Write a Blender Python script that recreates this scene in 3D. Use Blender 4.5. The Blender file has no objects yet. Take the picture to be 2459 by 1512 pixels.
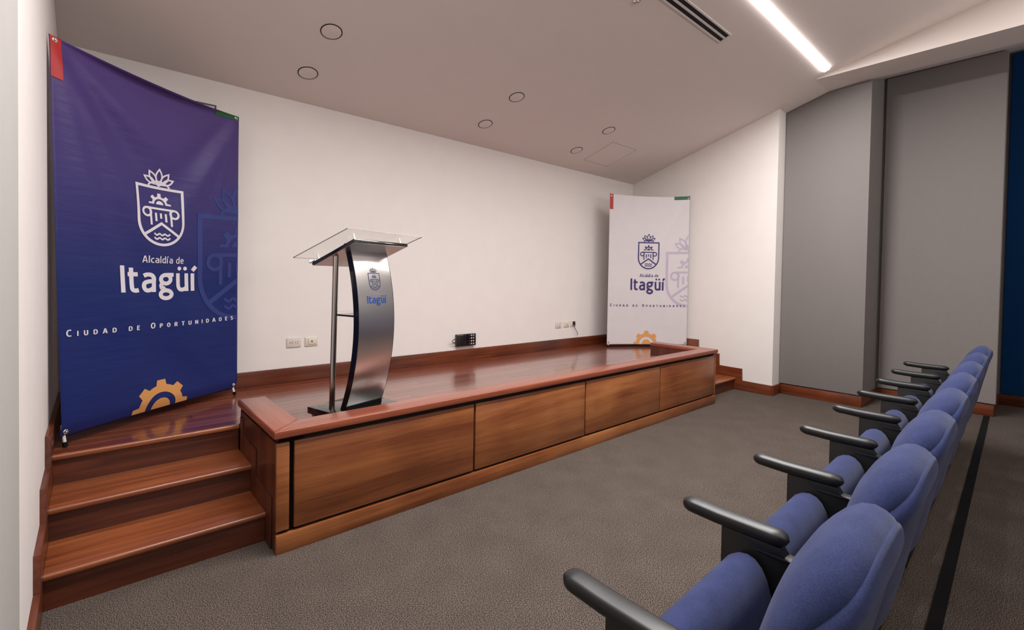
import bpy, bmesh, math, random
from mathutils import Vector, Matrix
from mathutils.geometry import tessellate_polygon

# ------------------------------------------------------------------ camera, world, exposure, big lights
SC = bpy.context.scene
COL = SC.collection
cam_d = bpy.data.cameras.new('camera')
cam_d.sensor_width = 36.0
cam_d.lens = 36.0 * 1136.044 / 2459.0
cam_d.shift_y = -66.19 / 2459.0
cam_d.clip_start = 0.02
cam = bpy.data.objects.new('camera', cam_d)
COL.objects.link(cam)
YAW, PITCH, ROLL = 0.7232, -0.0192, 0.0172
fw = Vector((math.sin(YAW) * math.cos(PITCH), math.cos(YAW) * math.cos(PITCH), math.sin(PITCH)))
rt = Vector((math.cos(YAW), -math.sin(YAW), 0))
up = rt.cross(fw)
rt2 = math.cos(ROLL) * rt + math.sin(ROLL) * up
up2 = -math.sin(ROLL) * rt + math.cos(ROLL) * up
M = Matrix((rt2, up2, -fw)).transposed().to_4x4()
M.translation = Vector((-0.6476, -2.3983, 1.3379))
cam.matrix_world = M
SC.camera = cam

SC.view_settings.view_transform = 'Standard'
SC.view_settings.look = 'None'
SC.view_settings.gamma = 1.0
SC.view_settings.use_curve_mapping = False
SC.view_settings.exposure = 0.88

W = bpy.data.worlds.new('world'); SC.world = W; W.use_nodes = True
W.node_tree.nodes['Background'].inputs[0].default_value = (1.0, 0.95, 0.92, 1)
W.node_tree.nodes['Background'].inputs[1].default_value = 0.15

HC, DB, SL = 2.765, 1.737, 0.306          # ceiling height at back wall, back wall y, ceiling slope
def ceil_z(y): return HC + SL * (DB - y)
LAMP = (1.0, 0.98, 0.965)
def area(name, loc, sx, sy, energy, rot=(0, 0, 0), color=LAMP):
    l = bpy.data.lights.new(name, 'AREA'); l.shape = 'RECTANGLE'; l.size = sx; l.size_y = sy
    l.energy = energy; l.color = color
    o = bpy.data.objects.new(name, l); o.location = loc; o.rotation_euler = rot; COL.objects.link(o)
    return o
YS = -2.55                                 # beyond this the ceiling is level
# light of the luminous strips let into the ceiling (the strips themselves are built below)
LEDS = [(-0.45, 5.02, -0.861, -0.825), (-0.60, 5.60, -2.95, -2.95), (-0.60, 5.60, -4.6, -4.6)]
LP = [128, 9, 6]
for (x0, x1, ya, yb_), e in zip(LEDS, LP):
    yc = (ya + yb_) / 2
    zc = ceil_z(max(yc, YS)) - 0.035
    tilt = math.atan(SL) if yc > YS else 0
    x1 = min(x1, 4.5)
    area('strip_glow', ((x0 + x1) / 2, yc, zc), x1 - x0, 0.05, e, rot=(-tilt, 0, math.atan2(yb_ - ya, x1 - x0)))

# unseen fill light added at the rear of the auditorium to brighten the ceiling
area('ceiling_fill', (3.0, -6.3, 2.3), 7.0, 0.4, 70, rot=(math.radians(155), 0, 0), color=(1.0, .98, .965))

# three small warm accent spots in the rear ceiling whose pools fall on the carpet
for tgt, en, bl in (((5.75, -1.93, 0), 26, .9), ((4.35, -.98, 0), 10, .9), ((2.05, -2.42, 0), 26, .9)):
    l = bpy.data.lights.new('accent_spot', 'SPOT'); l.energy = en; l.color = (1.0, .72, .5); l.spot_size = math.radians(7); l.spot_blend = bl; l.shadow_soft_size = .02
    o = bpy.data.objects.new('accent_spot', l); COL.objects.link(o); o.location = (tgt[0] - .6, -3.9, 3.9)
    o.rotation_euler = (Vector(tgt) - o.location).to_track_quat('-Z', 'Y').to_euler()

# ------------------------------------------------------------------ materials
def srgb(r, g, b):
    f = lambda c: (c / 255 / 12.92) if c / 255 <= 0.04045 else ((c / 255 + 0.055) / 1.055) ** 2.4
    return (f(r), f(g), f(b), 1)
def nodes(m):
    m.use_nodes = True
    nt = m.node_tree
    return nt, nt.nodes['Principled BSDF']
def plain(name, col, rough=0.5, metal=0.0, noise=0.0, nscale=40, bump=0.0, coat=0.0, spec=None, aniso=0):
    m = bpy.data.materials.new(name); nt, b = nodes(m)
    b.inputs['Base Color'].default_value = col
    b.inputs['Roughness'].default_value = rough
    b.inputs['Metallic'].default_value = metal
    b.inputs['Coat Weight'].default_value = coat
    if spec is not None: b.inputs['Specular IOR Level'].default_value = spec
    if noise or bump:
        tc = nt.nodes.new('ShaderNodeTexCoord')
        n = nt.nodes.new('ShaderNodeTexNoise'); n.inputs['Scale'].default_value = nscale; n.inputs['Detail'].default_value = 4
        nt.links.new(tc.outputs['Object'], n.inputs['Vector'])
        if noise:
            r = nt.nodes.new('ShaderNodeValToRGB')
            r.color_ramp.elements[0].position = 0.3; r.color_ramp.elements[1].position = 0.7
            r.color_ramp.elements[0].color = tuple(c * (1 - noise) for c in col[:3]) + (1,)
            r.color_ramp.elements[1].color = tuple(min(1, c * (1 + noise)) for c in col[:3]) + (1,)
            nt.links.new(n.outputs['Fac'], r.inputs['Fac']); nt.links.new(r.outputs['Color'], b.inputs['Base Color'])
        if bump:
            bp = nt.nodes.new('ShaderNodeBump'); bp.inputs['Strength'].default_value = bump; bp.inputs['Distance'].default_value = 0.004
            nt.links.new(n.outputs['Fac'], bp.inputs['Height']); nt.links.new(bp.outputs['Normal'], b.inputs['Normal'])
    return m
def wood(name, dark, mid, light, axis='X', rough=0.35, coat=0.3, coat_rough=0.15, scale=1.0, var=0.18, blotch=0.0):
    m = bpy.data.materials.new(name); nt, b = nodes(m); N = nt.nodes; L = nt.links
    tc = N.new('ShaderNodeTexCoord'); oi = N.new('ShaderNodeObjectInfo')
    add = N.new('ShaderNodeVectorMath'); add.operation = 'ADD'
    mul = N.new('ShaderNodeVectorMath'); mul.operation = 'SCALE'; mul.inputs['Scale'].default_value = 1.0
    comb = N.new('ShaderNodeCombineXYZ')
    mr = N.new('ShaderNodeMath'); mr.operation = 'MULTIPLY'; mr.inputs[1].default_value = 7.3
    L.new(oi.outputs['Random'], mr.inputs[0])
    for i in range(3): L.new(mr.outputs[0], comb.inputs[i])
    L.new(tc.outputs['Object'], add.inputs[0]); L.new(comb.outputs[0], add.inputs[1])
    mp = N.new('ShaderNodeMapping')
    s = {'X': (1.6, 26, 26), 'Y': (26, 1.6, 26), 'Z': (26, 26, 1.6)}[axis]
    mp.inputs['Scale'].default_value = tuple(scale * q for q in s)
    L.new(add.outputs[0], mp.inputs['Vector'])
    n1 = N.new('ShaderNodeTexNoise'); n1.inputs['Scale'].default_value = 1.0; n1.inputs['Detail'].default_value = 8
    n1.inputs['Roughness'].default_value = 0.62; n1.inputs['Distortion'].default_value = 0.6
    L.new(mp.outputs[0], n1.inputs['Vector'])
    mp2 = N.new('ShaderNodeMapping')
    s2 = {'X': (4, 160, 160), 'Y': (160, 4, 160), 'Z': (160, 160, 4)}[axis]
    mp2.inputs['Scale'].default_value = s2; L.new(add.outputs[0], mp2.inputs['Vector'])
    n2 = N.new('ShaderNodeTexNoise'); n2.inputs['Scale'].default_value = 1.0; n2.inputs['Detail'].default_value = 3
    L.new(mp2.outputs[0], n2.inputs['Vector'])
    n3 = N.new('ShaderNodeTexNoise'); n3.inputs['Scale'].default_value = 2.2; n3.inputs['Detail'].default_value = 2
    L.new(add.outputs[0], n3.inputs['Vector'])
    def mth(op, a, bb, va=None, vb=None):
        k = N.new('ShaderNodeMath'); k.operation = op
        if a is not None: L.new(a, k.inputs[0])
        else: k.inputs[0].default_value = va
        if bb is not None: L.new(bb, k.inputs[1])
        else: k.inputs[1].default_value = vb
        return k.outputs[0]
    f = mth('ADD', mth('MULTIPLY', n1.outputs['Fac'], None, vb=0.75), mth('MULTIPLY', n2.outputs['Fac'], None, vb=0.25))
    f = mth('ADD', f, mth('MULTIPLY', mth('SUBTRACT', n3.outputs['Fac'], None, vb=0.5), None, vb=blotch))
    f = mth('ADD', f, mth('MULTIPLY', mth('SUBTRACT', oi.outputs['Random'], None, vb=0.5), None, vb=var))
    r = N.new('ShaderNodeValToRGB'); e = r.color_ramp.elements
    e[0].position = 0.3; e[0].color = dark; e[1].position = 0.7; e[1].color = light
    q = e.new(0.5); q.color = mid
    L.new(f, r.inputs['Fac']); L.new(r.outputs['Color'], b.inputs['Base Color'])
    b.inputs['Roughness'].default_value = rough
    b.inputs['Coat Weight'].default_value = coat; b.inputs['Coat Roughness'].default_value = coat_rough
    bp = N.new('ShaderNodeBump'); bp.inputs['Strength'].default_value = 0.12; bp.inputs['Distance'].default_value = 0.001
    L.new(n2.outputs['Fac'], bp.inputs['Height']); L.new(bp.outputs['Normal'], b.inputs['Normal'])
    return m
def carpet():
    m = bpy.data.materials.new('carpet'); nt, b = nodes(m); N = nt.nodes; L = nt.links
    tc = N.new('ShaderNodeTexCoord')
    n = N.new('ShaderNodeTexNoise'); n.inputs['Scale'].default_value = 260; n.inputs['Detail'].default_value = 5; n.inputs['Roughness'].default_value = 0.75
    L.new(tc.outputs['Object'], n.inputs['Vector'])
    n2 = N.new('ShaderNodeTexNoise'); n2.inputs['Scale'].default_value = 5; n2.inputs['Detail'].default_value = 3
    L.new(tc.outputs['Object'], n2.inputs['Vector'])
    r = N.new('ShaderNodeValToRGB'); e = r.color_ramp.elements
    e[0].position = 0.42; e[0].color = srgb(24, 21, 19); e[1].position = 0.585; e[1].color = srgb(146, 132, 122)
    q = e.new(0.5); q.color = srgb(72, 64, 59)
    L.new(n.outputs['Fac'], r.inputs['Fac'])
    mx = N.new('ShaderNodeMix'); mx.data_type = 'RGBA'; mx.blend_type = 'MULTIPLY'; mx.inputs[0].default_value = 0.35
    L.new(r.outputs['Color'], mx.inputs[6]); L.new(n2.outputs['Fac'], mx.inputs[7])
    L.new(mx.outputs[2], b.inputs['Base Color'])
    b.inputs['Roughness'].default_value = 1.0; b.inputs['Specular IOR Level'].default_value = 0.1
    bp = N.new('ShaderNodeBump'); bp.inputs['Strength'].default_value = 0.35; bp.inputs['Distance'].default_value = 0.002
    L.new(n.outputs['Fac'], bp.inputs['Height']); L.new(bp.outputs['Normal'], b.inputs['Normal'])
    return m
def emit(name, col, s):
    m = bpy.data.materials.new(name); nt, b = nodes(m)
    b.inputs['Base Color'].default_value = (0.8, 0.8, 0.8, 1)
    b.inputs['Emission Color'].default_value = col; b.inputs['Emission Strength'].default_value = s
    return m
def grad_banner():
    m = bpy.data.materials.new('blue_banner_print'); nt, b = nodes(m); N = nt.nodes; L = nt.links
    tc = N.new('ShaderNodeTexCoord'); sp = N.new('ShaderNodeSeparateXYZ'); L.new(tc.outputs['Object'], sp.inputs[0])
    mr = N.new('ShaderNodeMapRange'); mr.inputs[1].default_value = 0.45; mr.inputs[2].default_value = 2.5
    L.new(sp.outputs['Z'], mr.inputs[0])
    r = N.new('ShaderNodeValToRGB'); e = r.color_ramp.elements
    e[0].position = 0.0; e[0].color = srgb(24, 38, 98); e[1].position = 1.0; e[1].color = srgb(72, 50, 108)
    q = e.new(0.4); q.color = srgb(16, 34, 92)
    q = e.new(0.72); q.color = srgb(58, 48, 104)
    L.new(mr.outputs[0], r.inputs['Fac']); L.new(r.outputs['Color'], b.inputs['Base Color'])
    b.inputs['Roughness'].default_value = 0.42; b.inputs['Specular IOR Level'].default_value = 0.3
    n = N.new('ShaderNodeTexNoise'); n.inputs['Scale'].default_value = 9; n.inputs['Detail'].default_value = 3
    mp = N.new('ShaderNodeMapping'); mp.inputs['Scale'].default_value = (0.5, 0.5, 3)
    L.new(tc.outputs['Object'], mp.inputs[0]); L.new(mp.outputs[0], n.inputs['Vector'])
    bp = N.new('ShaderNodeBump'); bp.inputs['Strength'].default_value = 0.25; bp.inputs['Distance'].default_value = 0.01
    L.new(n.outputs['Fac'], bp.inputs['Height']); L.new(bp.outputs['Normal'], b.inputs['Normal'])
    return m
def fabric(name, c1, c2, scale=260, sheen=0.25):
    m = bpy.data.materials.new(name); nt, b = nodes(m); N = nt.nodes; L = nt.links
    tc = N.new('ShaderNodeTexCoord')
    n = N.new('ShaderNodeTexNoise'); n.inputs['Scale'].default_value = scale; n.inputs['Detail'].default_value = 5
    L.new(tc.outputs['Object'], n.inputs['Vector'])
    n2 = N.new('ShaderNodeTexNoise'); n2.inputs['Scale'].default_value = 14; n2.inputs['Detail'].default_value = 3
    L.new(tc.outputs['Object'], n2.inputs['Vector'])
    ad = N.new('ShaderNodeMath'); ad.operation = 'ADD'
    m1 = N.new('ShaderNodeMath'); m1.operation = 'MULTIPLY'; m1.inputs[1].default_value = 0.6
    m2 = N.new('ShaderNodeMath'); m2.operation = 'MULTIPLY'; m2.inputs[1].default_value = 0.4
    L.new(n.outputs['Fac'], m1.inputs[0]); L.new(n2.outputs['Fac'], m2.inputs[0])
    L.new(m1.outputs[0], ad.inputs[0]); L.new(m2.outputs[0], ad.inputs[1])
    r = N.new('ShaderNodeValToRGB'); e = r.color_ramp.elements
    e[0].position = 0.38; e[0].color = c1; e[1].position = 0.62; e[1].color = c2
    L.new(ad.outputs[0], r.inputs['Fac']); L.new(r.outputs['Color'], b.inputs['Base Color'])
    b.inputs['Roughness'].default_value = 0.95; b.inputs['Sheen Weight'].default_value = sheen
    b.inputs['Sheen Roughness'].default_value = 0.5; b.inputs['Specular IOR Level'].default_value = 0.15
    bp = N.new('ShaderNodeBump'); bp.inputs['Strength'].default_value = 0.3; bp.inputs['Distance'].default_value = 0.001
    L.new(n.outputs['Fac'], bp.inputs['Height']); L.new(bp.outputs['Normal'], b.inputs['Normal'])
    return m
def brushed(name, col, axis_scale=(3, 300, 300), rough=0.32):
    m = bpy.data.materials.new(name); nt, b = nodes(m); N = nt.nodes; L = nt.links
    tc = N.new('ShaderNodeTexCoord'); mp = N.new('ShaderNodeMapping'); mp.inputs['Scale'].default_value = axis_scale
    L.new(tc.outputs['Object'], mp.inputs[0])
    n = N.new('ShaderNodeTexNoise'); n.inputs['Scale'].default_value = 1; n.inputs['Detail'].default_value = 4
    L.new(mp.outputs[0], n.inputs['Vector'])
    r = N.new('ShaderNodeMapRange'); r.inputs[3].default_value = rough - 0.015; r.inputs[4].default_value = rough + 0.035
    L.new(n.outputs['Fac'], r.inputs[0]); L.new(r.outputs[0], b.inputs['Roughness'])
    b.inputs['Base Color'].default_value = col; b.inputs['Metallic'].default_value = 1.0
    b.inputs['Anisotropic'].default_value = 0.5
    bp = N.new('ShaderNodeBump'); bp.inputs['Strength'].default_value = 0.015; bp.inputs['Distance'].default_value = 0.0005
    L.new(n.outputs['Fac'], bp.inputs['Height']); L.new(bp.outputs['Normal'], b.inputs['Normal'])
    return m

MT = {}
MT['wall'] = plain('wall_paint', srgb(228, 221, 217), 0.75, noise=0.015, nscale=6, bump=0.05)
MT['wall_grey'] = plain('side_wall_paint', srgb(184, 181, 177), 0.75, noise=0.015, nscale=6)
MT['ceiling'] = plain('ceiling_paint', srgb(224, 213, 207), 0.85, noise=0.01, nscale=5)
MT['carpet'] = carpet()
MT['panel_grey'] = plain('grey_acoustic_fabric', srgb(129, 123, 121), 0.95, noise=0.07, nscale=320, bump=0.25, spec=0.1)
MT['panel_blue'] = plain('navy_acoustic_fabric', srgb(12, 50, 92), 0.95, noise=0.08, nscale=320, bump=0.25, spec=0.1)
D_, M_, L_ = srgb(66, 26, 16), srgb(112, 50, 28), srgb(150, 76, 44)
MT['deck'] = wood('deck_wood', srgb(82, 34, 20), srgb(116, 56, 36), srgb(146, 80, 52), 'X', rough=0.28, coat=1.0, coat_rough=0.13, scale=0.9, var=0.16)
MT['ledge'] = wood('ledge_wood', srgb(106, 48, 30), srgb(132, 66, 44), srgb(156, 86, 60), 'X', rough=0.35, coat=0.5, coat_rough=0.2, scale=0.7, var=0.05)
MT['ledge_y'] = wood('ledge_wood_across', srgb(106, 48, 30), srgb(132, 66, 44), srgb(156, 86, 60), 'Y', rough=0.35, coat=0.5, coat_rough=0.2, scale=0.7, var=0.05)
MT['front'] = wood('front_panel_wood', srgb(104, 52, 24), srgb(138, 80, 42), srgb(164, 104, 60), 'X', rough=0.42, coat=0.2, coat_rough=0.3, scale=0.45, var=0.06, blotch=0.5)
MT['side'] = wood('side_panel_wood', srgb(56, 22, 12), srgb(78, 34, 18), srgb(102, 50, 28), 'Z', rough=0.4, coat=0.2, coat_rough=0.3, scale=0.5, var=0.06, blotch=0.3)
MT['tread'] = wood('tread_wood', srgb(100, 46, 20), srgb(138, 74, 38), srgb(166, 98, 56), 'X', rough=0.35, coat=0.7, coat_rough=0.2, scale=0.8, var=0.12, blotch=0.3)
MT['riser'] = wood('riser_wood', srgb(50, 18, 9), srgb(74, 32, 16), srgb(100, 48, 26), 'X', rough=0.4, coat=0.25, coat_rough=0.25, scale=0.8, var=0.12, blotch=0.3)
MT['base_x'] = wood('baseboard_wood', srgb(66, 28, 14), srgb(96, 44, 22), srgb(124, 62, 32), 'X', rough=0.35, coat=0.3, scale=0.8, var=0.05, blotch=0.4)
MT['base_y'] = wood('baseboard_wood_across', srgb(66, 28, 14), srgb(96, 44, 22), srgb(124, 62, 32), 'Y', rough=0.35, coat=0.3, scale=0.8, var=0.05, blotch=0.4)
MT['dark'] = plain('dark_gap', srgb(24, 14, 12), 0.8)
MT['black'] = plain('black_gloss', srgb(14, 14, 15), 0.18, coat=0.4)
MT['black_matt'] = plain('black_metal', srgb(13, 13, 13), 0.42)
MT['arm'] = plain('black_arm_plastic', srgb(22, 22, 22), 0.4)
MT['blue'] = fabric('blue_seat_fabric', srgb(38, 45, 80), srgb(53, 61, 99), scale=420, sheen=.08)
MT['steel'] = brushed('brushed_steel', srgb(225, 221, 218), (6, 900, 900), 0.3)
MT['pole'] = brushed('pole_steel', srgb(180, 172, 164), (300, 300, 3), 0.22)
MT['chrome'] = plain('chrome', srgb(210, 210, 208), 0.15, metal=1.0)
MT['white_tube'] = plain('white_tube', srgb(215, 212, 210), 0.35)
MT['rubber'] = plain('black_rubber', srgb(8, 8, 8), 0.8, spec=.2)
MT['banner_blue'] = grad_banner()
MT['banner_white'] = plain('white_banner_vinyl', srgb(204, 197, 199), 0.5, noise=0.015, nscale=8, bump=0.1)
MT['back_vinyl'] = plain('banner_backing', srgb(220, 218, 218), 0.6)
MT['print_white'] = plain('white_print', srgb(206, 200, 206), 0.5)
MT['print_navy'] = plain('violet_print', srgb(54, 38, 98), 0.5)
MT['print_pale'] = plain('pale_violet_print', srgb(182, 168, 186), 0.5)
MT['print_deep'] = plain('faded_blue_print', srgb(34, 48, 112), 0.45)
MT['print_orange'] = plain('orange_print', srgb(206, 146, 84), 0.5)
MT['print_red'] = plain('red_print', srgb(168, 22, 18), 0.45)
MT['print_green'] = plain('green_print', srgb(18, 84, 46), 0.45)
MT['print_blue'] = plain('blue_print', srgb(30, 66, 140), 0.4)
MT['print_emblem'] = plain('navy_print', srgb(40, 44, 90), 0.4)
MT['print_grey'] = plain('grey_violet_print', srgb(140, 130, 158), 0.4)
MT['plate'] = plain('ivory_plate', srgb(214, 202, 194), 0.35)
MT['plate2'] = plain('cream_plate', srgb(218, 208, 192), 0.35)
MT['led'] = emit('led_diffuser', (1.0, 0.93, 0.9, 1), 6.0)
MT['joint_grey'] = plain('joint_shadow', srgb(120, 110, 104), 0.9)
MT['edge_grey'] = plain('acrylic_edge', srgb(138, 130, 122), 0.25)
MT['lamp_disc'] = plain('lamp_disc', srgb(196, 182, 174), 0.5)
MT['vent_white'] = plain('vent_metal', srgb(206, 200, 197), 0.5)
g = bpy.data.materials.new('clear_acrylic'); nt, b = nodes(g)
tr = nt.nodes.new('ShaderNodeBsdfTransparent'); tr.inputs[0].default_value = (.985, .985, .98, 1)
gl = nt.nodes.new('ShaderNodeBsdfGlossy'); gl.inputs['Roughness'].default_value = .04
mx = nt.nodes.new('ShaderNodeMixShader')
mx.inputs[0].default_value = .05; nt.links.new(tr.outputs[0], mx.inputs[1]); nt.links.new(gl.outputs[0], mx.inputs[2])
nt.links.new(mx.outputs[0], nt.nodes['Material Output'].inputs['Surface'])
MT['acrylic'] = g

# ------------------------------------------------------------------ helpers
def mesh_obj(name, bm, mat, parent=None, smooth=False, angle=None):
    me = bpy.data.meshes.new(name)
    bmesh.ops.recalc_face_normals(bm, faces=bm.faces[:])
    bm.to_mesh(me); bm.free()
    if mat is not None: me.materials.append(MT[mat] if isinstance(mat, str) else mat)
    if smooth:
        me.polygons.foreach_set('use_smooth', [True] * len(me.polygons))
        if angle is not None: me.set_sharp_from_angle(angle=math.radians(angle))
    o = bpy.data.objects.new(name, me); COL.objects.link(o)
    if parent is not None: o.parent = parent
    return o
def empty(name, label, cat, group=None, loc=(0, 0, 0), rotz=0):
    o = bpy.data.objects.new(name, None); COL.objects.link(o)
    o.location = loc; o.rotation_euler = (0, 0, rotz); o.empty_display_size = 0.05
    o['label'] = label; o['category'] = cat
    if group: o['group'] = group
    return o
def tag(o, label, cat, group=None):
    o['label'] = label; o['category'] = cat
    if group: o['group'] = group
    return o
def struct(o):
    o['kind'] = 'structure'; return o
def add_box(bm, x0, x1, y0, y1, z0, z1, mat=None):
    r = bmesh.ops.create_cube(bm, size=1.0)
    T = Matrix.Translation(((x0 + x1) / 2, (y0 + y1) / 2, (z0 + z1) / 2)) @ Matrix.Diagonal((abs(x1 - x0), abs(y1 - y0), abs(z1 - z0), 1))
    if mat is not None: T = mat @ T
    bmesh.ops.transform(bm, matrix=T, verts=r['verts'])
    return r['verts']
def box(name, x0, x1, y0, y1, z0, z1, mat, parent=None, bev=0.0, seg=2, xf=None):
    bm = bmesh.new(); add_box(bm, x0, x1, y0, y1, z0, z1, xf)
    if bev: bmesh.ops.bevel(bm, geom=bm.edges[:] , offset=bev, segments=seg, profile=0.5, affect='EDGES')
    return mesh_obj(name, bm, mat, parent, smooth=bool(bev), angle=40)
def prism(name, poly, lo, hi, axis, mat, parent=None, bev=0.0):
    """poly: 2D points; axis 'x': poly=(y,z) extruded lo..hi in x, 'y': (x,z), 'z': (x,y)"""
    bm = bmesh.new(); add_prism(bm, poly, lo, hi, axis)
    if bev: bmesh.ops.bevel(bm, geom=bm.edges[:], offset=bev, segments=2, profile=0.5, affect='EDGES')
    return mesh_obj(name, bm, mat, parent, smooth=bool(bev), angle=40)
def add_prism(bm, poly, lo, hi, axis):
    def P(a, b_, c):
        return {'x': (c, a, b_), 'y': (a, c, b_), 'z': (a, b_, c)}[axis]
    v0 = [bm.verts.new(P(a, b_, lo)) for a, b_ in poly]; v1 = [bm.verts.new(P(a, b_, hi)) for a, b_ in poly]
    n = len(poly)
    bm.faces.new(v0); bm.faces.new(v1[::-1])
    for i in range(n): bm.faces.new((v0[i], v0[(i + 1) % n], v1[(i + 1) % n], v1[i]))
def add_tube(bm, pts, r, seg=10, cap=True):
    pts = [Vector(p) for p in pts]; rings = []
    for i, p in enumerate(pts):
        t = (pts[min(i + 1, len(pts) - 1)] - pts[max(i - 1, 0)]).normalized()
        a = Vector((0, 0, 1)) if abs(t.z) < 0.9 else Vector((1, 0, 0))
        u = t.cross(a).normalized(); v = t.cross(u).normalized()
        rr = r[i] if isinstance(r, (list, tuple)) else r
        rings.append([bm.verts.new(p + rr * (math.cos(k * 2 * math.pi / seg) * u + math.sin(k * 2 * math.pi / seg) * v)) for k in range(seg)])
    for a, b_ in zip(rings, rings[1:]):
        for k in range(seg): bm.faces.new((a[k], a[(k + 1) % seg], b_[(k + 1) % seg], b_[k]))
    if cap:
        bm.faces.new(rings[0]); bm.faces.new(rings[-1])
def tube(name, pts, r, mat, parent=None, seg=12):
    bm = bmesh.new(); add_tube(bm, pts, r, seg); return mesh_obj(name, bm, mat, parent, smooth=True, angle=50)
def add_lathe(bm, prof, seg=32, mat=Matrix()):
    """prof: list of (r,z)"""
    rings = []
    for r, z in prof:
        if r < 1e-6: rings.append([bm.verts.new(mat @ Vector((0, 0, z)))])
        else: rings.append([bm.verts.new(mat @ Vector((r * math.cos(2 * math.pi * k / seg), r * math.sin(2 * math.pi * k / seg), z))) for k in range(seg)])
    for a, b_ in zip(rings, rings[1:]):
        for k in range(seg):
            k2 = (k + 1) % seg
            if len(a) == 1 and len(b_) == 1: continue
            if len(a) == 1: bm.faces.new((a[0], b_[k], b_[k2]))
            elif len(b_) == 1: bm.faces.new((a[k], a[k2], b_[0]))
            else: bm.faces.new((a[k], a[k2], b_[k2], b_[k]))

# ------------------------------------------------------------------ 2D artwork helpers (flat print on real surfaces)
def stroke2d(bm, pts, w, closed=False):
    n = len(pts); P = [Vector((p[0], p[1])) for p in pts]; L = []; R = []
    for i in range(n):
        if closed: a, c = P[(i - 1) % n], P[(i + 1) % n]
        else: a, c = P[max(i - 1, 0)], P[min(i + 1, n - 1)]
        d1 = (P[i] - a); d2 = (c - P[i])
        if d1.length < 1e-9: d1 = d2
        if d2.length < 1e-9: d2 = d1
        d1.normalize(); d2.normalize()
        n1 = Vector((-d1.y, d1.x)); n2 = Vector((-d2.y, d2.x)); m = (n1 + n2)
        if m.length < 1e-6: m = n1.copy()
        m.normalize(); k = min(2.5, 1 / max(0.3, m.dot(n1)))
        L.append(P[i] + m * w / 2 * k); R.append(P[i] - m * w / 2 * k)
    vl = [bm.verts.new((p.x, p.y, 0)) for p in L]; vr = [bm.verts.new((p.x, p.y, 0)) for p in R]
    for i in range(n if closed else n - 1):
        j = (i + 1) % n
        bm.faces.new((vl[i], vr[i], vr[j], vl[j]))
def fill2d(bm, pts):
    tris = tessellate_polygon([[Vector((p[0], p[1], 0)) for p in pts]])
    vs = [bm.verts.new((p[0], p[1], 0)) for p in pts]
    for t in tris:
        try: bm.faces.new([vs[i] for i in t])
        except ValueError: pass
def arc(cx, cy, r, a0, a1, n=16, ry=None):
    ry = r if ry is None else ry
    return [(cx + r * math.cos(math.radians(a0 + (a1 - a0) * i / n)), cy + ry * math.sin(math.radians(a0 + (a1 - a0) * i / n))) for i in range(n + 1)]
def gear_half(bm, cx, cy, ro, rt_, ri, rd, ycut=None):
    """half gear above cy: ring ri..ro, teeth out to rt_, hub disc rd"""
    out = []
    tw0, tw1 = 13, 8.5
    a = 180
    ang = [180, 135, 90, 45, 0]
    def pt(r, d): return (cx + r * math.cos(math.radians(d)), cy + r * math.sin(math.radians(d)))
    for t in ang:
        lo, hi = (t + tw0, t - tw0); lo2, hi2 = (t + tw1, t - tw1)
        if t == 180: out += [(cx - rt_, cy), pt(rt_, hi2), pt(ro, hi)]
        elif t == 0: out += [pt(ro, lo), pt(rt_, lo2), (cx + rt_, cy)]
        else: out += [pt(ro, lo), pt(rt_, lo2), pt(rt_, hi2), pt(ro, hi)]
        if t: out += [pt(ro, t - 13 - (19) * k / 4) for k in range(1, 4)]
    inn = arc(cx, cy, ri, 0, 180, 20)
    fill2d(bm, out + inn)
    if rd: fill2d(bm, arc(cx, cy, rd, 0, 180, 16))
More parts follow.
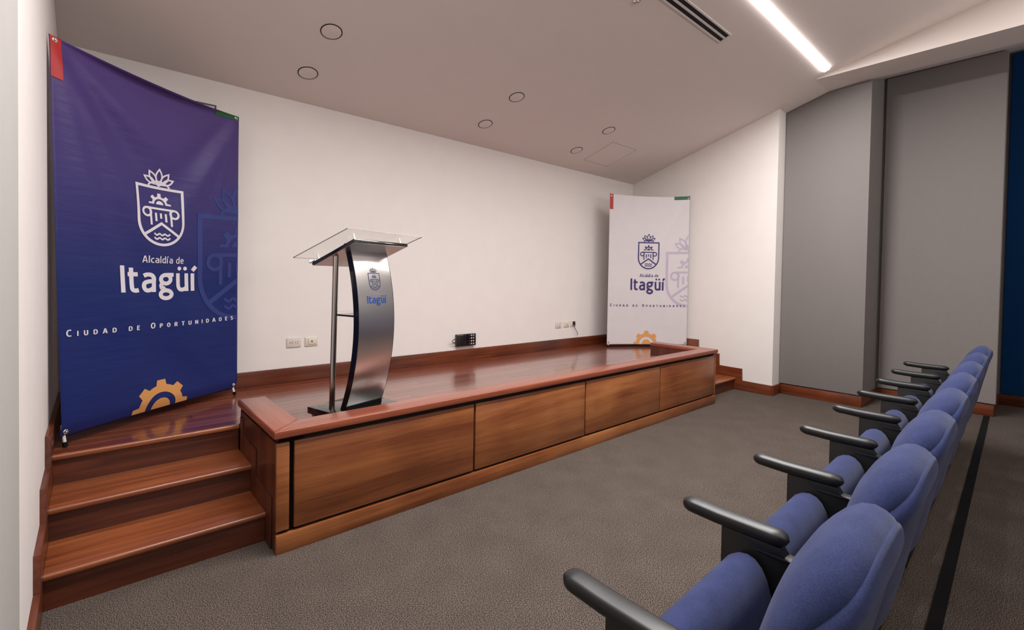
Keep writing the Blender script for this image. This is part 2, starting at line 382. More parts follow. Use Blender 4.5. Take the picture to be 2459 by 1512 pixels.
def emblem(bm, sw=0.055):
    """coat-of-arms style line emblem; shield width 1, top edge at y=0, centre x=0"""
    h = 0.472
    sh = [(-h, -0.03), (h, -0.03), (h, -0.72)] + [(h * math.cos(t), -0.72 - 0.505 * math.sin(t)) for t in [math.pi * k / 22 for k in range(1, 22)]] + [(-h, -0.72)]
    stroke2d(bm, sh, sw, True)
    gear_half(bm, 0, -0.377, 0.165, 0.235, 0.118, 0.078)
    # capital with scrolls
    s = sw * 0.8
    stroke2d(bm, [(-0.29, -0.47), (0.29, -0.47)], s)
    for k in (-1, 1):
        stroke2d(bm, [(k * 0.29 + p[0] , -0.555 + p[1]) for p in arc(0, 0, 0.085, 90, 450, 22)], s, False)
        stroke2d(bm, [(k * 0.215, -0.49), (k * 0.215, -0.82)], s)
        stroke2d(bm, [(k * 0.105, -0.56), (k * 0.105, -0.735)], s)
    stroke2d(bm, [(0, -0.56), (0, -0.67)], s)
    stroke2d(bm, [(-0.365, -1.03), (0, -0.775), (0.365, -1.03)], sw)
    for yy in (-1.01, -1.095):
        stroke2d(bm, [(-0.17 + 0.34 * k / 36, yy + 0.016 * math.cos(2 * math.pi * 3 * k / 36)) for k in range(37)], s * 0.75)
    # crown of leaves
    for ang, ln, wd in ((0, 0.33, 0.062), (33, 0.30, 0.056), (-33, 0.30, 0.056), (62, 0.27, 0.05), (-62, 0.27, 0.05)):
        a = math.radians(90 + ang); bx, by = 0.0 + 0.06 * math.cos(a), 0.03 + 0.02 * abs(math.cos(a))
        ux, uy = math.cos(a), math.sin(a); px, py = -uy, ux
        pts = []
        for k in range(13):
            t = k / 12; pts.append((t, math.sin(math.pi * t ** 1.15) * wd))
        P = [(bx + ux * t * ln + px * w_, by + uy * t * ln + py * w_) for t, w_ in pts]
        Q = [(bx + ux * t * ln - px * w_, by + uy * t * ln - py * w_) for t, w_ in pts[::-1]][1:-1]
        stroke2d(bm, P + Q, s * 0.75, True)
    stroke2d(bm, [(-0.22, 0.0)] + arc(0, -0.17, 0.28, 135, 45, 14) + [(0.22, 0.0)], s * 0.8)
    fill2d(bm, [(-0.03, 0.045), (0, 0.015), (0.03, 0.045), (0, 0.075)])
# drawn letters: skeleton strokes on a grid with capital height 1 ('L' straight, 'C' smooth, 'O' closed oval, 'D' dot)
X_H = 0.75
GL = {
 'I': (.15, [('L', [(.075, 0), (.075, 1)])]),
 'l': (.15, [('L', [(.075, 0), (.075, 1.06)])]),
 't': (.40, [('C', [(.13, .93), (.13, .6), (.13, .3), (.15, .12), (.25, .065), (.38, .085)]), ('L', [(0, .685), (.37, .685)])]),
 'a': (.52, [('C', [(.07, .635), (.2, .685), (.36, .665), (.445, .55), (.445, .4), (.445, .2), (.445, 0)]), ('C', [(.445, .43), (.25, .415), (.1, .35), (.07, .2), (.14, .08), (.27, .07), (.4, .14), (.445, .2)])]),
 'g': (.62, [('O', (.29, .505, .20, .175)), ('L', [(.34, .685), (.62, .685)]), ('C', [(.17, .36), (.1, .27), (.13, .17), (.25, .125)]), ('O', (.30, -.105, .225, .16)), ('C', [(.1, .25), (.14, .14), (.3, .06), (.45, .02)])]),
 'u': (.52, [('C', [(.075, .75), (.075, .45), (.085, .2), (.16, .08), (.3, .075), (.445, .15)]), ('L', [(.445, .75), (.445, 0)])]),
 'i': (.15, [('L', [(.075, .75), (.075, 0)])]),
 'c': (.42, [('C', [(.40, .64), (.28, .685), (.14, .62), (.075, .42), (.09, .2), (.2, .075), (.32, .07), (.41, .115)])]),
 'd': (.52, [('L', [(.445, 0), (.445, 1.06)]), ('C', [(.445, .62), (.3, .685), (.14, .62), (.075, .40), (.09, .18), (.18, .075), (.3, .08), (.445, .2)])]),
 'e': (.50, [('C', [(.08, .40), (.25, .40), (.42, .40), (.41, .56), (.33, .66), (.2, .68), (.1, .56), (.075, .38), (.1, .18), (.2, .08), (.33, .07), (.44, .11)])]),
 'A': (.62, [('L', [(.05, 0), (.27, .95), (.35, .95), (.57, 0)]), ('L', [(.13, .3), (.49, .3)])]),
 'C': (.50, [('C', [(.48, .88), (.33, .93), (.17, .86), (.085, .62), (.085, .36), (.17, .13), (.33, .07), (.48, .12)])]),
 'U': (.56, [('C', [(.08, 1), (.08, .6), (.08, .3), (.15, .1), (.28, .06), (.41, .1), (.48, .3), (.48, .6), (.48, 1)])]),
 'D': (.56, [('L', [(.08, .07), (.08, .93)]), ('C', [(.08, .93), (.25, .93), (.4, .86), (.48, .65), (.48, .35), (.4, .14), (.25, .07), (.08, .07)])]),
 'E': (.44, [('L', [(.44, .93), (.08, .93), (.08, .07), (.44, .07)]), ('L', [(.08, .5), (.40, .5)])]),
 'O': (.58, [('O', (.29, .5, .21, .43))]),
 'P': (.50, [('L', [(.08, 0), (.08, .93)]), ('C', [(.08, .93), (.25, .93), (.4, .86), (.42, .68), (.38, .5), (.25, .43), (.08, .43)])]),
 'R': (.52, [('L', [(.08, 0), (.08, .93)]), ('C', [(.08, .93), (.25, .93), (.4, .86), (.42, .68), (.38, .52), (.25, .46), (.08, .46)]), ('L', [(.26, .46), (.47, 0)])]),
 'T': (.52, [('L', [(0, .93), (.52, .93)]), ('L', [(.26, .93), (.26, 0)])]),
 'N': (.56, [('L', [(.08, 0), (.08, 1)]), ('L', [(.08, .95), (.48, .05)]), ('L', [(.48, 1), (.48, 0)])]),
 'S': (.46, [('C', [(.41, .88), (.28, .93), (.12, .87), (.09, .7), (.2, .56), (.33, .45), (.38, .28), (.3, .1), (.17, .06), (.04, .11)])]),
}
GL['\u00fc'] = (.52, GL['u'][1] + [('D', (.14, .95)), ('D', (.39, .95))])
GL['\u00ed'] = (.26, GL['i'][1] + [('L', [(.07, .86), (.22, 1.04)])])
def smooth2d(P, n=6):
    out = []
    for k in range(len(P) - 1):
        p0, p1, p2, p3 = P[max(k - 1, 0)], P[k], P[k + 1], P[min(k + 2, len(P) - 1)]
        for q in range(n):
            t = q / n; t2 = t * t; t3 = t2 * t
            out.append(tuple(.5 * ((2 * b1) + (c1 - a1) * t + (2 * a1 - 5 * b1 + 4 * c1 - d1) * t2 + (-a1 + 3 * b1 - 3 * c1 + d1) * t3) for a1, b1, c1, d1 in zip(p0, p1, p2, p3)))
    return out + [P[-1]]
def glyph(bm, ch, x, y, kx, ky, w):
    """one letter; grid scaled by kx, ky; stroke w in grid units"""
    g_ = bmesh.new()
    for kind, d in GL[ch][1]:
        if kind == 'L': stroke2d(g_, d, w)
        elif kind == 'C': stroke2d(g_, smooth2d(d), w)
        elif kind == 'O': stroke2d(g_, [(d[0] + d[2] * math.cos(a * math.pi / 14), d[1] + d[3] * math.sin(a * math.pi / 14)) for a in range(28)], w, True)
        else: fill2d(g_, arc(d[0], d[1], w * .52, 0, 345, 23))
    me = bpy.data.meshes.new('g'); g_.to_mesh(me); g_.free()
    for v in me.vertices: v.co = (x + v.co.x * kx, y + v.co.y * ky, 0)
    bm.from_mesh(me); bpy.data.meshes.remove(me)
def word(s_, x0, x1, y0, cap, w, gap=.12):
    """letters of a word squeezed between x0 and x1: list of (draw function)"""
    tot = sum((.26 if c == ' ' else GL[c][0]) for c in s_) + gap * (len(s_) - 1)
    k = (x1 - x0) / tot; x = x0; out = []
    for c in s_:
        if c != ' ': out.append(lambda bm, c=c, x=x: glyph(bm, c, x, y0, k, cap, w))
        x += ((.26 if c == ' ' else GL[c][0]) + gap) * k
    return out
def spaced(s_, x0, x1, y0, cap, small, w):
    """letter-spaced small capitals"""
    adv = []
    for i_, c in enumerate(s_):
        if c == ' ': adv.append(1.05)
        else: adv.append(GL[c.upper()][0] * (cap / small if c.isupper() else 1.0) + .72)
    tot = sum(adv) - .72; k = (x1 - x0) / tot; x = x0; out = []
    for c, a in zip(s_, adv):
        if c != ' ':
            h = cap if c.isupper() else small; kk = k * (cap / small if c.isupper() else 1)
            out.append(lambda bm, c=c, x=x, h=h, kk=kk: glyph(bm, c.upper(), x, y0, kk, h, w * (.85 if c.isupper() else 1)))
        x += a * k
    return out
def clip(bm, u1=None, u0=None, v0=None, v1=None):
    for val, no in ((u1, (1, 0, 0)), (u0, (-1, 0, 0)), (v1, (0, 1, 0)), (v0, (0, -1, 0))):
        if val is None: continue
        co = (val, 0, 0) if no[0] else (0, val, 0)
        bmesh.ops.bisect_plane(bm, geom=bm.verts[:] + bm.edges[:] + bm.faces[:], plane_co=co, plane_no=no, clear_outer=True)
def slice_grid(bm, step, U, V):
    for i in range(1, int(U / step) + 1):
        bmesh.ops.bisect_plane(bm, geom=bm.verts[:] + bm.edges[:] + bm.faces[:], plane_co=(i * step, 0, 0), plane_no=(1, 0, 0))
    for i in range(1, int(V / step) + 1):
        bmesh.ops.bisect_plane(bm, geom=bm.verts[:] + bm.edges[:] + bm.faces[:], plane_co=(0, i * step, 0), plane_no=(0, 1, 0))
def wrap(bm, f):
    for v in bm.verts: v.co = f(v.co.x, v.co.y)
def flat_obj(name, bm, mat, parent):
    me = bpy.data.meshes.new(name); bm.to_mesh(me); bm.free(); me.materials.append(MT[mat])
    me.polygons.foreach_set('use_smooth', [True] * len(me.polygons))
    o = bpy.data.objects.new(name, me); COL.objects.link(o); o.parent = parent; return o

# ------------------------------------------------------------------ room shell
S = 0.45                 # stage height
BB = 0.119               # baseboard height
XL, XR = -0.82, 5.375    # left wall, right stage wall
YR = -7.0
struct(box('floor', -1.2, 9.0, YR, DB + 0.1, -0.06, 0.0, 'carpet'))
struct(box('wall_back', XL - 0.1, XR + 0.4, DB, DB + 0.12, -0.06, 3.0, 'wall'))
struct(box('wall_left', XL - 0.12, XL, YR, DB, -0.06, 4.3, 'wall'))
struct(box('trim_1', XL, XL + 0.03, YR, -0.69, 0.0, 4.3, 'wall_grey', bev=0.004))
# right side: white return pier, then stepped side walls
PA_X, PB_X, PC_X = 5.61, 6.29, 7.09
struct(prism('wall_right', [(XR, DB), (XR, -0.262), (PA_X + 0.2, -0.262), (PA_X + 0.2, DB)], -0.06, 3.6, 'z', 'wall', bev=0.0))
struct(prism('wall_right', [(PA_X, -0.262), (PA_X, -1.075), (PB_X, -1.075), (PB_X, -2.045), (PC_X, -2.045), (PC_X, YR), (PC_X + 1.2, YR), (PC_X + 1.2, -0.262)], -0.06, 4.5, 'z', 'panel_grey'))
struct(box('wall_rear', -1.0, PC_X + 0.2, YR - 0.1, YR, -0.06, 4.5, 'wall_grey'))
# ceiling: slope over the stage that goes on rising over the audience, level soffit along the right side
bm = bmesh.new()
def quad(*p): bm.faces.new([bm.verts.new(q) for q in p])
YF = -0.70
zf = ceil_z(YF); zs = ceil_z(YS)
def face_top(y):  # upper edge of the soffit's inner face
    t = (YF - y) / 1.3
    return Vector((5.12 + 0.26 * t, y, ceil_z(y)))
quad((XL - .1, DB, HC), (5.12, DB, HC), (5.12, YF, zf), (XL - .1, YF, zf))
quad((5.12, DB, HC), (6.2, DB, HC), (6.2, YF, zf), (5.12, YF, zf))
quad((XL - .1, YF, zf), (5.12, YF, zf), tuple(face_top(YS)), (XL - .1, YS, zs))
quad((5.12, YF, zf), (5.12, YS, zf), tuple(face_top(YS)))
xt = face_top(YS).x
quad((XL - .1, YS, zs), (xt, YS, zs), (xt, YR, zs), (XL - .1, YR, zs))
quad((5.12, YS, zf), (xt, YS, zs), (xt, YR, zs), (5.12, YR, zf))
YM = -1.05
quad((5.12, YF, zf), (6.2, YF, zf), (5.61, YM, zf + .03), (5.12, YM, zf))
quad((6.2, YF, zf), (7.2, YM, zf + .3), (5.61, YM, zf + .03))
quad((5.12, YM, zf), (5.61, YM, zf + .03), (5.61, YR, zf + .03), (5.12, YR, zf))
quad((5.61, YM, zf + .03), (6.29, YM, 3.745), (6.29, YR, 3.745), (5.61, YR, zf + .03))
quad((6.29, YM, 3.745), (7.2, YM, 4.01), (7.2, YR, 4.01), (6.29, YR, 3.745))
c_o = mesh_obj('ceiling', bm, 'ceiling'); struct(c_o)
# baseboards
def stepped(b_top, lo, hi, x0, x1, name, mat):
    """baseboard on a side wall that climbs the steps; lo..hi = y range"""
    c = 0.092
    poly = [(lo, 0.0), (lo, b_top), (0.172 - c, b_top), (0.172 - c, .15 + b_top), (0.462 - c, .15 + b_top), (0.462 - c, .30 + b_top), (0.752 - c - .01, .30 + b_top), (0.752 - c - .01, .45 + b_top), (hi, .45 + b_top), (hi, 0.0)]
    o = prism(name, poly, x0, x1, 'x', mat, bev=0.003); struct(o); return o
stepped(BB, -0.262, DB, XR - 0.02, XR, 'baseboard_right', 'base_y')
stepped(BB, -.685, DB, XL, XL + 0.022, 'baseboard_left', 'base_y')
struct(box('baseboard_back', XL + .022, XR - .02, DB - 0.02, DB, S, S + BB, 'base_x', bev=0.003))
struct(box('baseboard_right', XR - 0.02, PA_X, -0.262 - 0.02, -0.262, 0, BB, 'base_x', bev=0.003))
struct(box('baseboard_right', PA_X - 0.02, PA_X, -1.09, -0.282, 0, BB, 'base_y', bev=0.003))
struct(box('baseboard_right', PA_X, PB_X, -1.095, -1.075, 0, BB, 'base_x', bev=0.003))
struct(box('baseboard_right', PB_X - 0.02, PB_X, -2.06, -1.095, 0, BB, 'base_y', bev=0.003))
struct(box('baseboard_right', PB_X, PC_X, -2.065, -2.045, 0, BB, 'base_x', bev=0.003))
struct(box('baseboard_right', PC_X - 0.02, PC_X, YR, -2.065, 0, BB, 'base_y', bev=0.003))
# flat black strip across the carpet behind the seats
bm = bmesh.new()
p0, p1 = Vector((-0.7, -2.185, 0)), Vector((6.25, -1.99, 0))
n_ = Vector((p0.y - p1.y, p1.x - p0.x, 0)).normalized() * -0.046
v = [bm.verts.new(q + Vector((0, 0, z))) for z in (0.0, 0.006) for q in (p0, p1, p1 + n_, p0 + n_)]
for f in ((0, 1, 2, 3), (4, 5, 6, 7), (0, 1, 5, 4), (1, 2, 6, 5), (2, 3, 7, 6), (3, 0, 4, 7)): bm.faces.new([v[i] for i in f])
struct(mesh_obj('trim_2', bm, 'rubber'))

# acoustic panels, proud of the side wall
def wall_panel(name, x0, x1, y0, y1, zt0, zt1, mat, label):
    bm = bmesh.new()
    add_prism(bm, [(y1, BB + .012), (y0, BB + .012), (y0, zt0), (y1, zt1)], x0, x1, 'x')
    bmesh.ops.bevel(bm, geom=bm.edges[:], offset=0.004, segments=2, affect='EDGES')
    return tag(mesh_obj(name, bm, mat, smooth=True, angle=40), label, 'wall panel')
o = prism('acoustic_panel', [(-0.272, BB + .012), (-1.10, BB + .012), (-1.10, zf + .006), (-0.72, zf - .006), (-0.272, ceil_z(-.272) - .01)], PA_X - 0.032, PA_X - .001, 'x', 'panel_grey', bev=.003)
tag(o, 'tall grey fabric acoustic panel next to the white stage wall', 'wall panel')
wall_panel('acoustic_panel', PB_X - 0.034, PB_X - .001, -2.075, -1.10, 3.725, 3.725, 'panel_grey', 'tall grey fabric acoustic panel behind the row of seats, beside the blue panel')
wall_panel('acoustic_panel', PC_X - 0.034, PC_X - .001, -4.4, -2.07, 3.95, 3.95, 'panel_blue', 'dark blue fabric acoustic panel at the right edge of the view')

# ------------------------------------------------------------------ stage
stage = empty('stage', 'low stained wooden stage with a panelled front and raised ledge', 'stage')
LS = 4.48
box('core', 0.012, LS - 0.012, 0.02, 0.13, 0.0, 0.55, 'dark', stage)
box('core', 0.012, 0.13, 0.02, 0.725, 0.0, 0.55, 'dark', stage)
box('core', LS - 0.13, LS - 0.012, 0.02, 0.725, 0.0, 0.55, 'dark', stage)
ZT, ZP, ZK = 0.531, 0.108, 0.092
box('kickboard', 0.0, LS + .004, -0.004, 0.02, 0.0, ZK, 'front', stage, bev=0.002)
box('stile', 0.0, 0.058, 0.0, 0.02, ZP, ZT, 'front', stage, bev=0.002)
X0, PWD = 0.081, 1.0895
for k in range(4):
    a = X0 + k * 1.092 + (0.0 if k == 0 else 0.008); b2 = X0 + (k + 1) * 1.092 - 0.008
    box('front_panel', a, b2, 0.0, 0.02, ZP, ZT, 'front', stage, bev=0.002)
box('stile', X0 + 4 * 1.092 + 0.008, LS, 0.0, 0.02, ZP, ZT, 'front', stage, bev=0.001)
# side faces of the projecting fronts
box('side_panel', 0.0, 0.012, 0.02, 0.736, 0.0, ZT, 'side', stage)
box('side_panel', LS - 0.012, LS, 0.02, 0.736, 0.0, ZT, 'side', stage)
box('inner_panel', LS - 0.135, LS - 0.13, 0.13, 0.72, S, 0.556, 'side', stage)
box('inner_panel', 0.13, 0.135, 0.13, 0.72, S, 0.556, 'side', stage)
box('inner_panel', 0.135, LS - .135, 0.13, 0.135, S, 0.556, 'riser', stage)
box('end_panel', 0.0, 0.135, 0.72, 0.732, S, 0.556, 'side', stage)
box('end_panel', LS - 0.135, LS, 0.72, 0.732, S, 0.556, 'side', stage)
# ledge boards with mitred corners
OV, WL, Z0L, Z1L = 0.015, 0.150, 0.556, 0.598
def ledge(name, poly, mat):
    bm = bmesh.new(); add_prism(bm, poly, Z0L, Z1L, 'z')
    es = [e for e in bm.edges if abs(e.verts[0].co.z - e.verts[1].co.z) < 1e-6]
    bmesh.ops.bevel(bm, geom=es, offset=0.009, segments=3, profile=0.5, affect='EDGES')
    return mesh_obj(name, bm, mat, stage, smooth=True, angle=35)
e_ = 0.0006
YB = 0.738
ledge('ledge_board', [(-OV + e_, -OV), (LS + OV - e_, -OV), (LS + OV - WL - e_, WL - OV), (WL - OV + e_, WL - OV)], 'ledge')
ledge('ledge_board', [(-OV, -OV + e_), (WL - OV, WL - OV + e_), (WL - OV, YB), (-OV, YB)], 'ledge_y')
ledge('ledge_board', [(LS + OV, -OV + e_), (LS + OV, YB), (LS + OV - WL, YB), (LS + OV - WL, WL - OV + e_)], 'ledge_y')
# deck planks
rnd = random.Random(4)
meshes = {}
def plank(x0, x1, y0, y1):
    key = (round(x1 - x0, 3), round(y1 - y0, 3))
    if key not in meshes:
        bm = bmesh.new(); add_box(bm, 0, key[0] - .0012, 0, key[1] - .0012, -0.02, 0)
        es = [e for e in bm.edges if e.verts[0].co.z > -1e-6 and e.verts[1].co.z > -1e-6]
        bmesh.ops.bevel(bm, geom=es, offset=0.0008, segments=1, affect='EDGES')
        me = bpy.data.meshes.new('plank'); bmesh.ops.recalc_face_normals(bm, faces=bm.faces[:]); bm.to_mesh(me); bm.free()
        me.materials.append(MT['deck']); meshes[key] = me
    o = bpy.data.objects.new('plank', meshes[key]); COL.objects.link(o); o.location = (x0, y0, S); o.parent = stage
PW = 0.0935
xa_, xb_ = XL + .022, XR - .02
rows = [(0.135 + i * PW * 1.0, 0.135 + (i + 1) * PW) for i in range(6)]
y = 0.135
while y < DB - 0.021:
    y2 = min(y + PW, DB - 0.02)
    if y < 0.72: lo, hi = 0.135, LS - 0.135
    else: lo, hi = xa_, xb_
    if y < 0.752 < y2: y2 = 0.752
    x = lo; x2 = lo + rnd.choice((0.6, 1.0, 1.4, 1.8))
    while x < hi - 1e-4:
        if hi - x2 < 0.35: x2 = hi
        plank(x, min(x2, hi), y, y2); x = x2; x2 = x + rnd.choice((1.2, 1.6, 2.0))
    y = y2
bm = bmesh.new(); add_box(bm, 0.135, LS - .135, .135, DB - .02, S - .05, S - .0205); add_box(bm, xa_, 0.135, .78, DB - .02, S - .05, S - .0205); add_box(bm, LS - .135, xb_, .78, DB - .02, S - .05, S - .0205)
mesh_obj('subfloor', bm, 'dark', stage)
# steps
def flight(label, x0, x1, skirt_x):
    t = empty('wooden_steps', label, 'steps')
    for i in range(3):
        yn = 0.154 + 0.29 * i; z = 0.15 * (i + 1)
        if i < 2: yb2 = yn + 0.29 + 0.018
        else: yb2 = 0.751
        bm = bmesh.new(); add_box(bm, x0, x1, yn, yb2, z - 0.028, z + (0.0 if i < 2 else 0.0005))
        es = [e for e in bm.edges if abs(e.verts[0].co.y - yn) < 1e-5 and abs(e.verts[1].co.y - yn) < 1e-5 and abs(e.verts[0].co.z - e.verts[1].co.z) < 1e-5]
        bmesh.ops.bevel(bm, geom=es, offset=0.011, segments=4, profile=0.5, affect='EDGES')
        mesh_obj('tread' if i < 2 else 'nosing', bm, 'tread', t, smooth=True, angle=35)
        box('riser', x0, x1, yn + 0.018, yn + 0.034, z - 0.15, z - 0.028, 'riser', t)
    c = 0.10
    poly = [(0.072, 0.0), (0.072, .253), (0.365, .253), (0.365, .403), (0.655, .403), (0.655, .50), (0.72, .50), (0.72, 0.0)]
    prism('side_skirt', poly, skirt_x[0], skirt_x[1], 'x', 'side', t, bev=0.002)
    return t
flight('stained wooden steps up to the stage at its left end by the blue banner', xa_ + .0005, -0.0075, (-0.007, -0.0005))
flight('stained wooden steps up to the stage at its far right end, mostly hidden', LS + .0075, xb_ - .0005, (LS + .0005, LS + .007))

# ------------------------------------------------------------------ banners
def banner(kind, A, B, z0, zt, sag, label):
    """A,B: bottom-left and bottom-right (x,y) as seen from the room"""
    t = empty('banner_stand', label, 'banner', 'printed banners on crossed-pole stands', loc=(0, 0, 0))
    A = Vector((A[0], A[1], 0)); B = Vector((B[0], B[1], 0)); ux = (B - A); Wd = ux.length; ux.normalize()
    n = Vector((ux.y, -ux.x, 0))      # towards the room
    H = zt - z0
    def surf(x, yv, off=0.0):
        """x 0..Wd, yv 0..H (up)"""
        u = x / Wd; w = yv / H
        bow = -0.035 * (1 - (2 * u - 1) ** 2) * 1.0
        f = 0.0
        if kind == 'blue':
            for (cx, cy, ang, a, wd, ln) in ((0, 1, -62, .016, .05, 1.3), (0, 1, -48, -.012, .05, 1.1), (0, 1, -76, .010, .04, 1.2), (0, 1, -33, .010, .05, .9), (1, 1, -118, .016, .05, 1.2), (1, 1, -132, -.010, .05, 1.0), (1, 1, -105, .010, .04, 1.1), (0, 0, 40, .008, .06, .5), (1, 0, 140, .006, .06, .5)):
                px, py = x - cx * Wd, yv - cy * H; ca, sa = math.cos(math.radians(ang)), math.sin(math.radians(ang))
                s_ = px * ca + py * sa; d_ = -px * sa + py * ca
                if s_ > 0: f += a * math.exp(-(d_ / (wd * (0.75 + s_))) ** 2) * min(1, s_ / 0.4) * math.exp(-(s_ / ln) ** 2)
            f += 0.004 * math.sin(yv * 11 + 3 * x) * math.sin(math.pi * u)
        else:
            f += 0.002 * math.sin(yv * 9 + 4 * x) * math.sin(math.pi * u)
            for (cx, ang) in ((0, -60), (1, -120)):
                px, py = x - cx * Wd, yv - H; ca, sa = math.cos(math.radians(ang)), math.sin(math.radians(ang))
                s_ = px * ca + py * sa; d_ = -px * sa + py * ca
                if s_ > 0: f += .005 * math.exp(-(d_ / .05) ** 2) * min(1, s_ / .2) * math.exp(-(s_ / .8) ** 2)
        z = z0 + yv - sag * 4 * u * (1 - u) * w
        curl = 0.0
        if kind == 'blue' and yv > H - 0.05:
            k = (yv - (H - 0.05)) / 0.05
            curl = 0.055 * k * k * max(0, math.sin(math.pi * min(1, max(0, u)))) ** 1.0
            z -= 0.016 * k * k
        bb = 0.0
        if kind == 'blue' and yv < 0.07: bb = -0.018 * (1 - yv / 0.07) ** 1.5
        lean = (.02 - .055 * w) * (1 - u) if kind == 'blue' else 0.0
        p = A + ux * (x + lean) + n * (bow + f + curl + bb + off); p.z = z
        return p
    NU, NV = 84, 150
    bm = bmesh.new(); G = []
    for j in range(NV + 1):
        yv = H * j / NV
        G.append([bm.verts.new(surf(Wd * i / NU, yv)) for i in range(NU + 1)])
    for j in range(NV):
        for i in range(NU): bm.faces.new((G[j][i], G[j][i + 1], G[j + 1][i + 1], G[j + 1][i]))
    sheet = mesh_obj('banner_sheet', bm, 'banner_blue' if kind == 'blue' else 'banner_white', t, smooth=True)
    sheet.data.materials.append(MT['back_vinyl'])
    sm = sheet.modifiers.new('s', 'SOLIDIFY'); sm.thickness = 0.001; sm.offset = 0
    # print coordinates: measured on the artwork, 990 wide by 1804 high
    kx, ky = Wd / 990.0, H / 1804.0
    T = lambda x, y_: ((x + 25) * kx, H - (y_ + 363) * ky)
    def printed(name, fn, mat, step=0.025, off=0.003):
        bm = bmesh.new(); fn(bm)
        clip(bm, u1=Wd - .001, u0=.001, v0=.001, v1=H - .001)
        slice_grid(bm, step, Wd, H)
        wrap(bm, lambda a, b_: surf(a, b_, off))
        return flat_obj(name, bm, mat, t)
    blue = kind == 'blue'
    def emb(cx, top, wpx):
        def fn(bm):
            b2 = bmesh.new(); emblem(b2)
            me = bpy.data.meshes.new('x'); b2.to_mesh(me); b2.free()
            bm.from_mesh(me); bpy.data.meshes.remove(me)
            for v in bm.verts:
                x, y_ = T(cx + v.co.x * wpx, top - v.co.y * wpx * (ky and 1)); v.co = (x, y_, 0)
        return fn
    main = 'print_white' if blue else 'print_navy'
    printed('faded_emblem', emb(962, 305, 540), 'print_deep' if blue else 'print_pale', 0.025, 0.0022)
    printed('emblem', emb(475.5, 190, 265), main, 0.025)
    def letters(fns, nm, join=False):
        if join:
            o = printed(nm, lambda bm: [f(bm) for f in fns], main); o['kind'] = 'stuff'
        else:
            for f in fns: printed(nm, f, main)
    def tx(s_, x0, x1, base, top, w, gap):
        a, b0 = T(x0, base); c, d0 = T(x1, top)
        return word(s_, a, c, b0, d0 - b0, w, gap)
    letters(tx('Alcald\u00eda de', 372, 606, 617, 580, .135, .11), 'small_letter', not blue)
    letters(tx('Itag\u00fc\u00ed', 258, 686, 778, 638, .16, .115), 'large_letter')
    a, b0 = T(5, 980); c, d0 = T(930, 948)
    letters(spaced('Ciudad de Oportunidades', a, c, b0, d0 - b0, (d0 - b0) * .74, .19), 'slogan_letter', not blue)
    def gr(bm):
        b2 = bmesh.new(); gear_half(b2, 0, 0, 130, 160, 88, 55)
        me = bpy.data.meshes.new('x'); b2.to_mesh(me); b2.free(); bm.from_mesh(me); bpy.data.meshes.remove(me)
        for v in bm.verts:
            x, y_ = T(470 + v.co.x, 1434 - v.co.y); v.co = (x, y_, 0)
    printed('gear_print', gr, 'print_orange')
    def rect(x0, x1, y0, y1): return lambda bm: fill2d(bm, [(x0, y0), (x1, y0), (x1, y1), (x0, y1)])
    if blue:
        printed('red_corner', rect(0, 0.045 * Wd, H * 0.893, H), 'print_red', 0.01, .0036)
        printed('green_corner', rect(0.84 * Wd, Wd, H * 0.977, H), 'print_green', 0.01, .0036)
    else:
        printed('red_corner', rect(0, 0.045 * Wd, H * 0.898, H), 'print_red', 0.02)
        printed('green_corner', rect(0.81 * Wd, Wd, H * 0.977, H), 'print_green', 0.02)
    # crossed poles and feet behind the sheet
    hub = A + ux * Wd / 2 - n * 0.16; hub.z = z0 + H * 0.48
    bmh = bmesh.new(); add_lathe(bmh, [(0, -.03), (.03, -.03), (.035, -.02), (.035, .02), (.03, .03), (0, .03)], 20, Matrix.Translation(hub) @ n.to_track_quat('Z', 'Y').to_matrix().to_4x4())
    mesh_obj('pole_hub', bmh, 'black_matt', t, smooth=True, angle=40)
    for (u, yv) in ((0.02, H - .03), (0.98, H - .03), (0.02, 0.03), (0.98, 0.03)):
        c = surf(u * Wd, yv, -0.004)
        if yv > 1: tube('support_pole', [hub, hub.lerp(c, .5) - n * .01, c], 0.006, 'white_tube', t)
        else:
            side = ux * (0.014 if u > .5 else -0.0)
            foot = c + n * 0.004 + side; foot.z = S + 0.004
            c2 = c - n * 0.016; c2.z = c.z + .02
            p = tube('support_pole', [hub, hub.lerp(c2, .5), c2], 0.0085, 'white_tube', t)
            tube('pole_end', [c2, c2.lerp(foot, .85)], 0.0075, 'white_tube', p)
            tube('rubber_foot', [c2.lerp(foot, .76), c2.lerp(foot, .94), foot], [0.0105, 0.0115, 0.010], 'rubber', p)
        g_ = surf(u * Wd, yv, 0.003); Mx = Matrix.Translation(g_) @ n.to_track_quat('Z', 'Y').to_matrix().to_4x4()
        bmg = bmesh.new(); add_lathe(bmg, [(.005, 0), (.006, .0025), (.010, .003), (.0125, 0)], 20, Mx)
        gm = mesh_obj('grommet', bmg, 'chrome', t, smooth=True)
        bmg = bmesh.new(); add_lathe(bmg, [(0, .009), (.004, .008), (.0055, .004), (.004, 0), (0, 0)], 12, Mx)
        mesh_obj('hook', bmg, 'chrome', gm, smooth=True)
    return t
banner('blue', (-0.785, 0.815), (0.133, 1.505), 0.500, 2.486, 0.03, 'tall dark blue and violet banner with white emblem at the left end of the stage')
banner('white', (4.436, 1.446), (5.325, 0.80), 0.484, 2.478, 0.02, 'white banner with violet emblem and lettering near the right corner of the stage')

# ------------------------------------------------------------------ lectern
PX, PY = 0.468, 0.343
th = math.atan2(0.267, 0.964)
lec = empty('lectern', 'curved brushed steel and black lectern with clear acrylic top on the stage', 'lectern', loc=(PX, PY, S), rotz=th)
